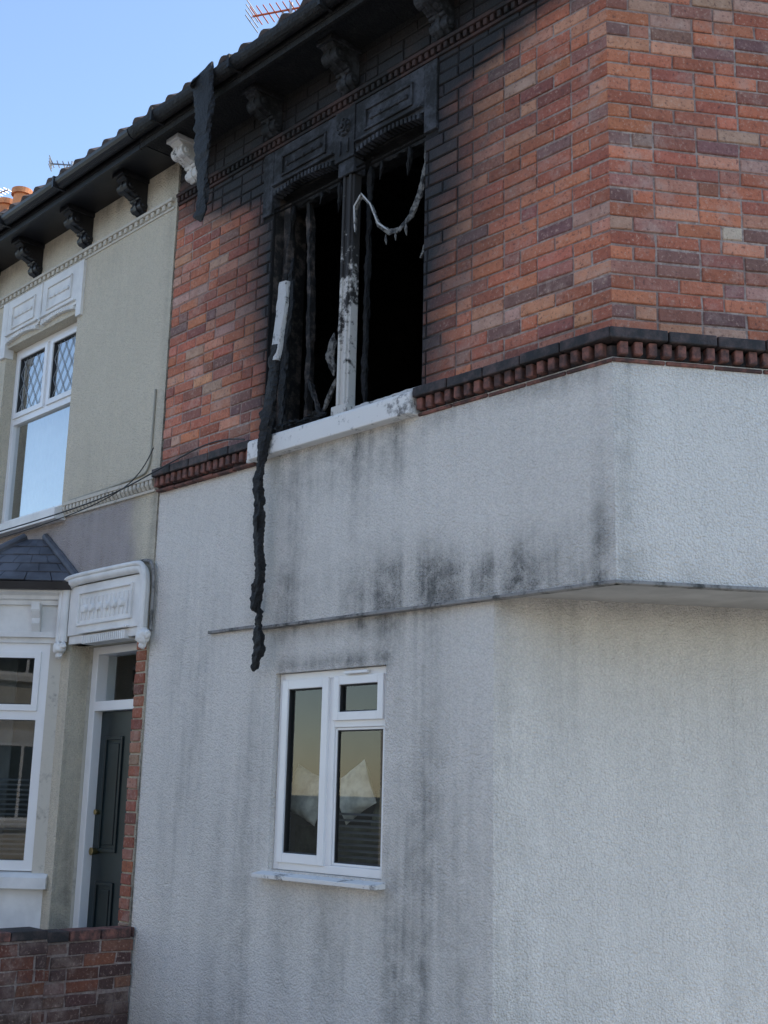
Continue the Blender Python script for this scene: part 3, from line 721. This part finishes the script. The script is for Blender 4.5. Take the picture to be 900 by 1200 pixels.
HD=MB(); wp=M['white_paint']
HD.box(W1,-4.86,-3.87,2.66,3.02,-.02,.05,wp)
HD.box(W1,-4.86,-3.87,2.60,2.66,-.10,.035,wp)
for i in range(22):
    x=-4.62+.58*i/22
    HD.box(W1,x+.002,x+.020,2.585,2.645,-.05,.066,wp)
HD.box(W1,-4.66,-4.02,2.66,2.675,0,.075,wp)
frame_rect(HD,W1,-4.72,-3.99,2.72,2.97,.018,.03,.068,wp)
for i in range(12):
    x=-4.68+.62*i/11
    HD.box(W1,x,x+.012,2.76,2.92,.04,.060,wp)
for i in range(6):
    x=-4.62+.50*i/5; HD.cyl(W1(x,2.84,.045),W1(x,2.84,.075),.038,.026,wp,12)
HD.build("door_hood_panel",NH,.004)
def tube(name,pts,r,m,par,res=8):
    cu=bpy.data.curves.new(name,'CURVE'); cu.dimensions='3D'; cu.bevel_depth=r; cu.bevel_resolution=4; cu.resolution_u=res
    sp=cu.splines.new('NURBS'); sp.points.add(len(pts)-1)
    for i,p in enumerate(pts): sp.points[i].co=(*p,1)
    sp.use_endpoint_u=True; sp.order_u=3; cu.materials.append(m)
    ob=bpy.data.objects.new(name,cu); col.objects.link(ob); 
    if par: ob.parent=par
    return ob
for (o,r,k,mm) in ((.06,.034,0,wp),(.085,.018,.03,wp),(.03,.012,.055,M['ledge'])):
    tube("hood_mould",[W1(-4.90-k,2.62,o),W1(-4.90-k,2.80,o),W1(-4.90-k,2.96,o),W1(-4.88-k,3.04+k,o),W1(-4.78,3.06+k,o),W1(-4.4,3.06+k,o),W1(-3.98,3.06+k,o),W1(-3.86+k,3.05+k,o),W1(-3.83+k,2.96,o),W1(-3.83+k,2.80,o),W1(-3.83+k,2.62,o)],r,mm,NH)
for x in (-4.92,-3.80):
    for (dx,dz,r) in ((0,0,.055),(-.045,.01,.03),(.045,.01,.03),(0,-.055,.03)):
        blob("hood_scroll",W1(x+dx,2.58+dz,.07),(r,r*.8,r),wp,NH,int(x*10))
# canted bay
C0=(-4.97,0)
L=.85
FB=Frame(C0[0]-L*.7071,C0[1]-L*.7071,.7071,.7071)
FBf=Frame(FB.o[0]-1.3,FB.o[1],1,0)
FBl=Frame(FBf.o[0]-L*.7071,0,.7071,-.7071)
def bayside(F,L,name):
    mb=MB()
    mb.box(F,0,L,0,.88,-.1,0,wp)
    mb.prism(F,-.03,L+.02,[(-.1,.885),(.075,.885),(.075,.96),(.04,.985),(-.1,1.0)],wp)
    mb.box(F,0,L,2.62,3.0,-.1,0,wp)
    mb.box(F,-.005,L,2.66,2.70,-.05,.03,wp)
    mb.prism(F,-.05,L+.04,[(-.1,2.90),(.03,2.90),(.035,2.93),(.06,2.94),(.065,2.965),(.10,2.985),(.115,3.03),(-.1,3.03)],wp)
    mb.prism(F,-.05,L+.05,[(.10,3.00),(.16,3.00),(.17,3.055),(.10,3.055)],M['black_gutter'])
    frame_rect(mb,F,.03,L-.11,1.0,2.62,.07,-.09,-.02,U)
    mb.box(F,.10,L-.18,2.06,2.13,-.088,-.022,U)
    light(mb,F,.095,L-.175,2.125,2.555,U,M['glass'],-.006,.045)
    mb.pane(F,.105,L-.185,1.075,2.055,-.055,M['glass'])
    mb.box(F,L-.11,L+.02,.88,2.62,-.1,-.004,M['cream_trim']); mb.box(F,0,.03,.88,2.62,-.1,-.01,wp)
    mb.box(F,-.1,L+.1,.9,2.7,-.5,-.49,M['room'])
    for k in range(16):
        z=1.1+k*.035; mb.prism(F,.08,L-.16,[(-.14,z),(-.165,z+.012),(-.165,z+.014),(-.14,z+.002)],M['blind'])
    p=L-.22
    mb.prism(F,p-.03,p+.03,[(0,2.91),(0,2.70),(.02,2.70),(.05,2.76),(.045,2.80),(.085,2.86),(.09,2.91)],wp)
    mb.cyl(F(p-.034,2.86,.06),F(p+.034,2.86,.06),.022,.022,wp)
    mb.build(name,NH,.004)
bayside(FB,L,"bay_side_right"); bayside(FBf,1.3,"bay_front"); bayside(FBl,L,"bay_side_left")
mb=MB()
e=.15
pA=(C0[0]+e+.03,-.02,3.06); pB=(FB.o[0]+.08,FB.o[1]-e,3.06); pC=(FBf.o[0]-.08,FBf.o[1]-e,3.06); pD=(FBl.o[0]-e,-.02,3.06)
rA=(-5.38,.0,3.46); rB=(-5.52,-.12,3.46); rC=(-6.9,-.12,3.46); rD=(-7.1,0,3.46)
def shingle(q0,q1,q2,q3,rows,n):
    q0,q1,q2,q3=map(Vector,(q0,q1,q2,q3))
    nn=(q1-q0).cross(q3-q0).normalized()
    if nn.z<0: nn=-nn
    for j in range(rows):
        f0=j/rows; f1=min(1,(j+1.25)/rows)
        for i in range(-1,n):
            g0=(i+(.5 if j%2 else 0))/n; g1=g0+.97/n
            g0=max(0,min(1,g0));g1=max(0,min(1,g1))
            if g1-g0<.02/n: continue
            t=random.uniform(.010,.016)
            a=q0.lerp(q1,g0).lerp(q3.lerp(q2,g0),f0)+nn*t; b=q0.lerp(q1,g1).lerp(q3.lerp(q2,g1),f0)+nn*t
            c=q0.lerp(q1,g1).lerp(q3.lerp(q2,g1),f1)+nn*.002; d=q0.lerp(q1,g0).lerp(q3.lerp(q2,g0),f1)+nn*.002
            mb.hexa([a-nn*.008,b-nn*.008,c-nn*.008,d-nn*.008,a,b,c,d],M['slate'])
shingle(pB,pA,rA,rB,5,5); shingle(pC,pB,rB,rC,5,10); shingle(pD,pC,rC,rD,5,5)
mb.poly([pA,pB,pC,pD],M['slate'])
mb.poly([rA,rB,rC,rD],M['slate'])
mb.cyl(Vector(pB)+Vector((0,0,.02)),Vector(rB)+Vector((0,0,.02)),.03,.03,M['slate'],8)
mb.cyl(Vector(rA)+Vector((0,-.02,.02)),Vector(pA)+Vector((0,-.01,.02)),.03,.03,M['slate'],8)
mb.build("bay_roof",NH)
roof_slope("roof_front_left",(-16,-.43,EZ),(-3.83,-.43,EZ),(-16,RY,RZ),(-3.83,RY,RZ),NH,M['tile'])
mb=MB()
mb.poly([(-16,9,EZ),(-3.82,9,EZ),(-3.82,RY,RZ),(-16,RY,RZ)],M['tile'])
mb.poly([(-16,8.8,0),(-3.82,8.8,0),(-3.82,8.8,6.3),(-16,8.8,6.3)],M['cream_rc'])
mb.poly([(-16,0,0),(-16,8.8,0),(-16,8.8,6.3),(-16,RY,RZ),(-16,0,6.3)],M['cream_rc'])
mb.poly([(-3.82,0.02,0),(-3.82,8.79,0),(-3.82,8.79,6.2),(-3.82,RY,RZ-.1),(-3.82,0.02,6.2)],M['cream_rc'])
mb.build("party_and_rear_walls",NH)
mb=MB()
mb.wbox(-13.7,-11.6,2.2,2.8,7.6,9.1,M['dentil']); mb.wbox(-13.76,-11.54,2.14,2.86,9.1,9.21,M['dentil'])
for x in (-13.35,-12.85,-12.32,-11.85):
    mb.cyl((x,2.5,9.21),(x,2.5,9.66),.14,.11,M['terracotta'],20); mb.cyl((x,2.5,9.64),(x,2.5,9.72),.145,.145,M['terracotta'],20)
mb.build("chimney_stack",NH)
def aerial(p,h,scale=1,rot=0,n=9,name="tv_aerial"):
    e=empty(name); mb=MB(); x,y,z=p
    mb.cyl((x,y,z-h),(x,y,z+.15*scale),.018,.018,M['steel'],8)
    c,s_=math.cos(rot),math.sin(rot)
    P=lambda u,v,w:(x+c*u*scale-s_*v*scale,y+s_*u*scale+c*v*scale,z+w*scale)
    hm=M['aerial_red'] if n>8 else M['steel']
    mb.cyl(P(-.55,0,.05),P(.55,0,.05),.012,.012,hm,6)
    for i in range(n):
        u=-.5+i/(n-1); l=.20-.05*i/(n-1)
        mb.cyl(P(u,-l,.05),P(u,l,.05),.007,.007,hm,5)
    for w in (-.06,.02,.10,.18): mb.cyl(P(-.56,-.2,w),P(-.56,.2,w),.007,.007,M['steel'],5)
    mb.cyl(P(-.25,0,-.25),P(-.1,0,.05),.008,.008,M['steel'],5)
    mb.build("aerial_parts",e)
aerial((-5.86,2.5,9.58),1.6,.8,.5,12)
aerial((-10.44,2.5,9.55),1.7,.5,.9,8)
aerial((-12.7,2.5,9.95),.9,.5,.2,8)
tube("overhead_cable",[(-9,-.6,3.5),W1(-6.2,3.42,.5),W1(-5.0,3.50,.3),W1(-4.2,3.60,.14),W1(-3.6,3.72,.10),W1(-3.0,3.80,.10),W1(-2.72,3.72,.11)],.005,M['cable'],None)
tube("overhead_cable",[(-9,-.7,3.45),W1(-6.2,3.36,.5),W1(-5.0,3.45,.3),W1(-4.3,3.56,.16),W1(-3.9,3.70,.10),W1(-3.86,3.9,.05)],.004,M['cable'],None)
tube("wall_cable",[W1(-3.93,4.35,.02),W1(-3.935,3.95,.02),W1(-3.94,3.78,.02),W1(-4.05,3.72,.02),W1(-5.05,3.715,.02)],.007,M['cable_cream'],NH)
# ================================================================== GARDEN WALL
GWL=empty("brick_garden_wall")
FG=Frame(-3.775,-2.0,0,1); FG2=Frame(-3.90,0,0,-1)
gs=lambda s,z:(.28+.3*nz(s*3,z*3),0)
bricks("wall_face",FG,0,1.985,0,.675,gs,[],GWL,dark=.7,shade=.42,jit=2.2)
bricks("wall_back",FG2,0.015,2.0,0,.675,gs,[],GWL,dark=.7,shade=.42)
mb=MB()
y=-2.0
while y<-.02:
    w=.215
    j=random.uniform(-.004,.004)
    mb.wbox(-3.915,-3.755+j,y+.004,min(-.015,y+w-.004),.675+j*.5,.735+j,M['black_brick'] if random.random()<.35 else M['dentil']); y+=w+.004
mb.wbox(-3.89,-3.79,-1.99,-.016,.0,.672,M['mortar'])
mb.build("wall_coping",GWL,.006)
FP=Frame(-3.735,-2.05,0,1)
bricks("pier_face",FP,0,1.42,0,.70,gs,[],GWL,dark=.8,shade=.38,anchor='start',jit=2.2)
mb=MB(); mb.wbox(-3.94,-3.737,-2.05,-.63,0,.70,M['dentil']); 
for i in range(6): mb.wbox(-3.95,-3.715,-2.06+i*.238,-2.06+i*.238+.232,.702,.755,M['black_brick'] if i%2 else M['dentil'])
mb.build("wall_pier",GWL,.006)
# ================================================================== OPPOSITE TERRACE
def texbrick(name,c1,c2,mo):
    g=G(name,.85); v=g.n("ShaderNodeSeparateXYZ",i0=g.tc)
    cmb=g.n("ShaderNodeCombineXYZ",i0=g.math('ADD',v.outputs[0],v.outputs[1]),i1=v.outputs[2])
    b=g.n("ShaderNodeTexBrick",Vector=cmb.outputs[0],Scale=1.0); b.inputs["Color1"].default_value=(*c1,1); b.inputs["Color2"].default_value=(*c2,1); b.inputs["Mortar"].default_value=(*mo,1)
    b.inputs["Mortar Size"].default_value=.008; b.inputs["Brick Width"].default_value=.225; b.inputs["Row Height"].default_value=.075
    g.color(g.mix(g.ramp(g.noise(2,4),.35,.7,0,.4),b.outputs[0],(.2,.12,.1))); return g.mat
M['tb']=texbrick("opposite_brick",(.40,.16,.11),(.30,.11,.08),(.35,.30,.26))
FO=Frame(8,-14.5,-1,0)
for hi in range(6):
    OH=empty("terraced_house"); mb=MB(); b=-6+hi*5.2
    body=M['tb'] if hi%3==1 else M['white_paint'] if hi%3==0 else M['cream_trim']
    mb.box(FO,b,b+5.19,0,6.0,-8,0,body)
    for (s0,s1,z0,z1) in ((b+.7,b+2.3,.9,2.4),(b+.7,b+2.3,3.7,5.2),(b+3.3,b+4.4,3.7,5.2)):
        mb.box(FO,s0-.08,s1+.08,z0-.12,z0-.001,-.02,.1,wp); mb.box(FO,s0-.08,s1+.08,z1+.001,z1+.22,-.02,.04,wp)
        frame_rect(mb,FO,s0,s1,z0,z1,.07,-.02,.03,U); mb.box(FO,(s0+s1)/2-.03,(s0+s1)/2+.03,z0+.07,z1-.07,-.02,.028,U)
        mb.box(FO,s0+.07,s1-.07,z0+.07,z1-.07,-.02,.012,M['door'])
    mb.box(FO,b+3.3,b+4.3,.0,2.3,-.02,.03,wp); mb.box(FO,b+3.4,b+4.2,.0,2.1,.0,.04,M['door'])
    pr=[(.35,5.95),(-4,8.9),(-8.3,5.95)]
    mb.prism(FO,b,b+5.19,pr,M['slate'])
    mb.box(FO,b+4.9,b+5.8,7.6,9.9,-4.5,-3.6,M['tb'])
    for k in range(2): mb.cyl(FO(b+5.1+k*.4,9.9,-4.05),FO(b+5.1+k*.4,10.3,-4.05),.13,.11,M['terracotta'])
    mb.build("house_body",OH)
# ================================================================== GROUND
def groundmat(name,c,sc=40,b=.4):
    g=G(name,.9); g.color(g.mix(g.ramp(g.noise(1.2,4,.65),.3,.7),tuple(x*.75 for x in c),tuple(x*1.2 for x in c))); g.bump(g.noise(sc*3,3,.7),b,.006); return g.mat
M['ground']=groundmat("earth_ground",(.10,.10,.08)); M['asphalt']=groundmat("asphalt",(.065,.065,.066),60,.7)
def pavemat():
    g=G("paving_slabs",.88); b=g.n("ShaderNodeTexBrick",Vector=g.tc,Scale=1.0); b.inputs["Color1"].default_value=(.38,.37,.34,1); b.inputs["Color2"].default_value=(.31,.30,.28,1); b.inputs["Mortar"].default_value=(.10,.10,.09,1)
    b.inputs["Mortar Size"].default_value=.008; b.inputs["Brick Width"].default_value=.9; b.inputs["Row Height"].default_value=.6
    g.color(g.mix(g.ramp(g.noise(3,5,.7),.35,.7,0,.35),b.outputs[0],(.18,.17,.16))); g.bump(g.noise(80,3),.4,.004); return g.mat
M['pave']=pavemat(); M['kerbm']=simple("kerb_stone",(.32,.31,.29),.85,.15,6,.3,40); M['line']=simple("road_paint",(.75,.74,.70),.7,.15,8)
def sheet(name,x0,x1,y0,y1,z,m,parent=None):
    mb=MB(); mb.poly([(x0,y0,z),(x1,y0,z),(x1,y1,z),(x0,y1,z)],m); return mb.build(name,parent)
sheet("ground",-400,400,-400,400,-.12,M['ground'])
sheet("road",-120,120,-11.5,-5.2,-.112,M['asphalt']); sheet("side_road",3.4,9.0,-5.2,60,-.108,M['asphalt'])
mb=MB(); mb.wbox(-120,3.25,-5.05,9.0,-.118,0,M['pave']); mb.build("pavement")
mb=MB(); mb.wbox(-120,120,-14.5,-11.65,-.118,0,M['pave']); mb.build("pavement")
mb=MB()
for i in range(60):
    mb.wbox(3.4-(i+1)*.915,3.4-i*.915-.008,-5.2,-5.054,-.12,.004,M['kerbm'])
    mb.wbox(25-(i+1)*.915,25-i*.915-.008,-11.646,-11.5,-.12,.004,M['kerbm'])
for i in range(14): mb.wbox(3.254,3.4,-5.05+i*.915,-5.05+(i+1)*.915-.008,-.12,.004,M['kerbm'])
mb.build("kerb",None,.01)
mb=MB()
for i in range(20): x=-40+i*4; mb.poly([(x,-8.4,-.104),(x+2,-8.4,-.104),(x+2,-8.3,-.104),(x,-8.3,-.104)],M['line'])
mb.build("road_markings")
# ================================================================== LIGHT
sd=Vector((.42,.91,0)).normalized(); EL=46
S=Vector((sd.x*math.cos(math.radians(EL)),sd.y*math.cos(math.radians(EL)),math.sin(math.radians(EL))))
w=bpy.data.worlds.new("World"); scene.world=w; w.use_nodes=True; nt=w.node_tree
bg=nt.nodes["Background"]; sky=nt.nodes.new("ShaderNodeTexSky"); sky.sky_type='NISHITA'; sky.sun_disc=False
sky.sun_elevation=math.radians(EL); sky.sun_rotation=math.atan2(sd.x,sd.y); sky.air_density=1.0; sky.dust_density=.3; sky.ozone_density=1.0
nt.links.new(sky.outputs[0],bg.inputs[0]); bg.inputs[1].default_value=.31
sl=bpy.data.lights.new("sun","SUN"); sl.energy=5; sl.angle=math.radians(.5); sl.color=(1,.90,.75)
so=bpy.data.objects.new("sun",sl); col.objects.link(so); so.rotation_euler=(-S).to_track_quat('-Z','Y').to_euler()
scene.view_settings.view_transform='Standard'; scene.view_settings.look='None'; scene.view_settings.exposure=0
# ================================================================== CAMERA
p=math.radians(12.9);yw=math.radians(42.9)
Fh=Vector((-math.cos(yw),math.sin(yw),0)); R0=Vector((Fh.y,-Fh.x,0)); Z=Vector((0,0,1))
fw_=Fh*math.cos(p)+Z*math.sin(p); up0=-Fh*math.sin(p)+Z*math.cos(p)
r=(R0+up0*.0238).normalized(); u=(up0-R0*.0238).normalized()
cam=bpy.data.cameras.new("camera"); cam.sensor_fit='VERTICAL'; cam.sensor_height=36; cam.sensor_width=27; cam.lens=1437*36/1200; cam.clip_end=1500; cam.clip_start=.05
co=bpy.data.objects.new("camera",cam); col.objects.link(co)
m=Matrix(((r.x,u.x,-fw_.x,3.252),(r.y,u.y,-fw_.y,-4.459),(r.z,u.z,-fw_.z,1.6),(0,0,0,1)))
co.matrix_world=m; scene.camera=co
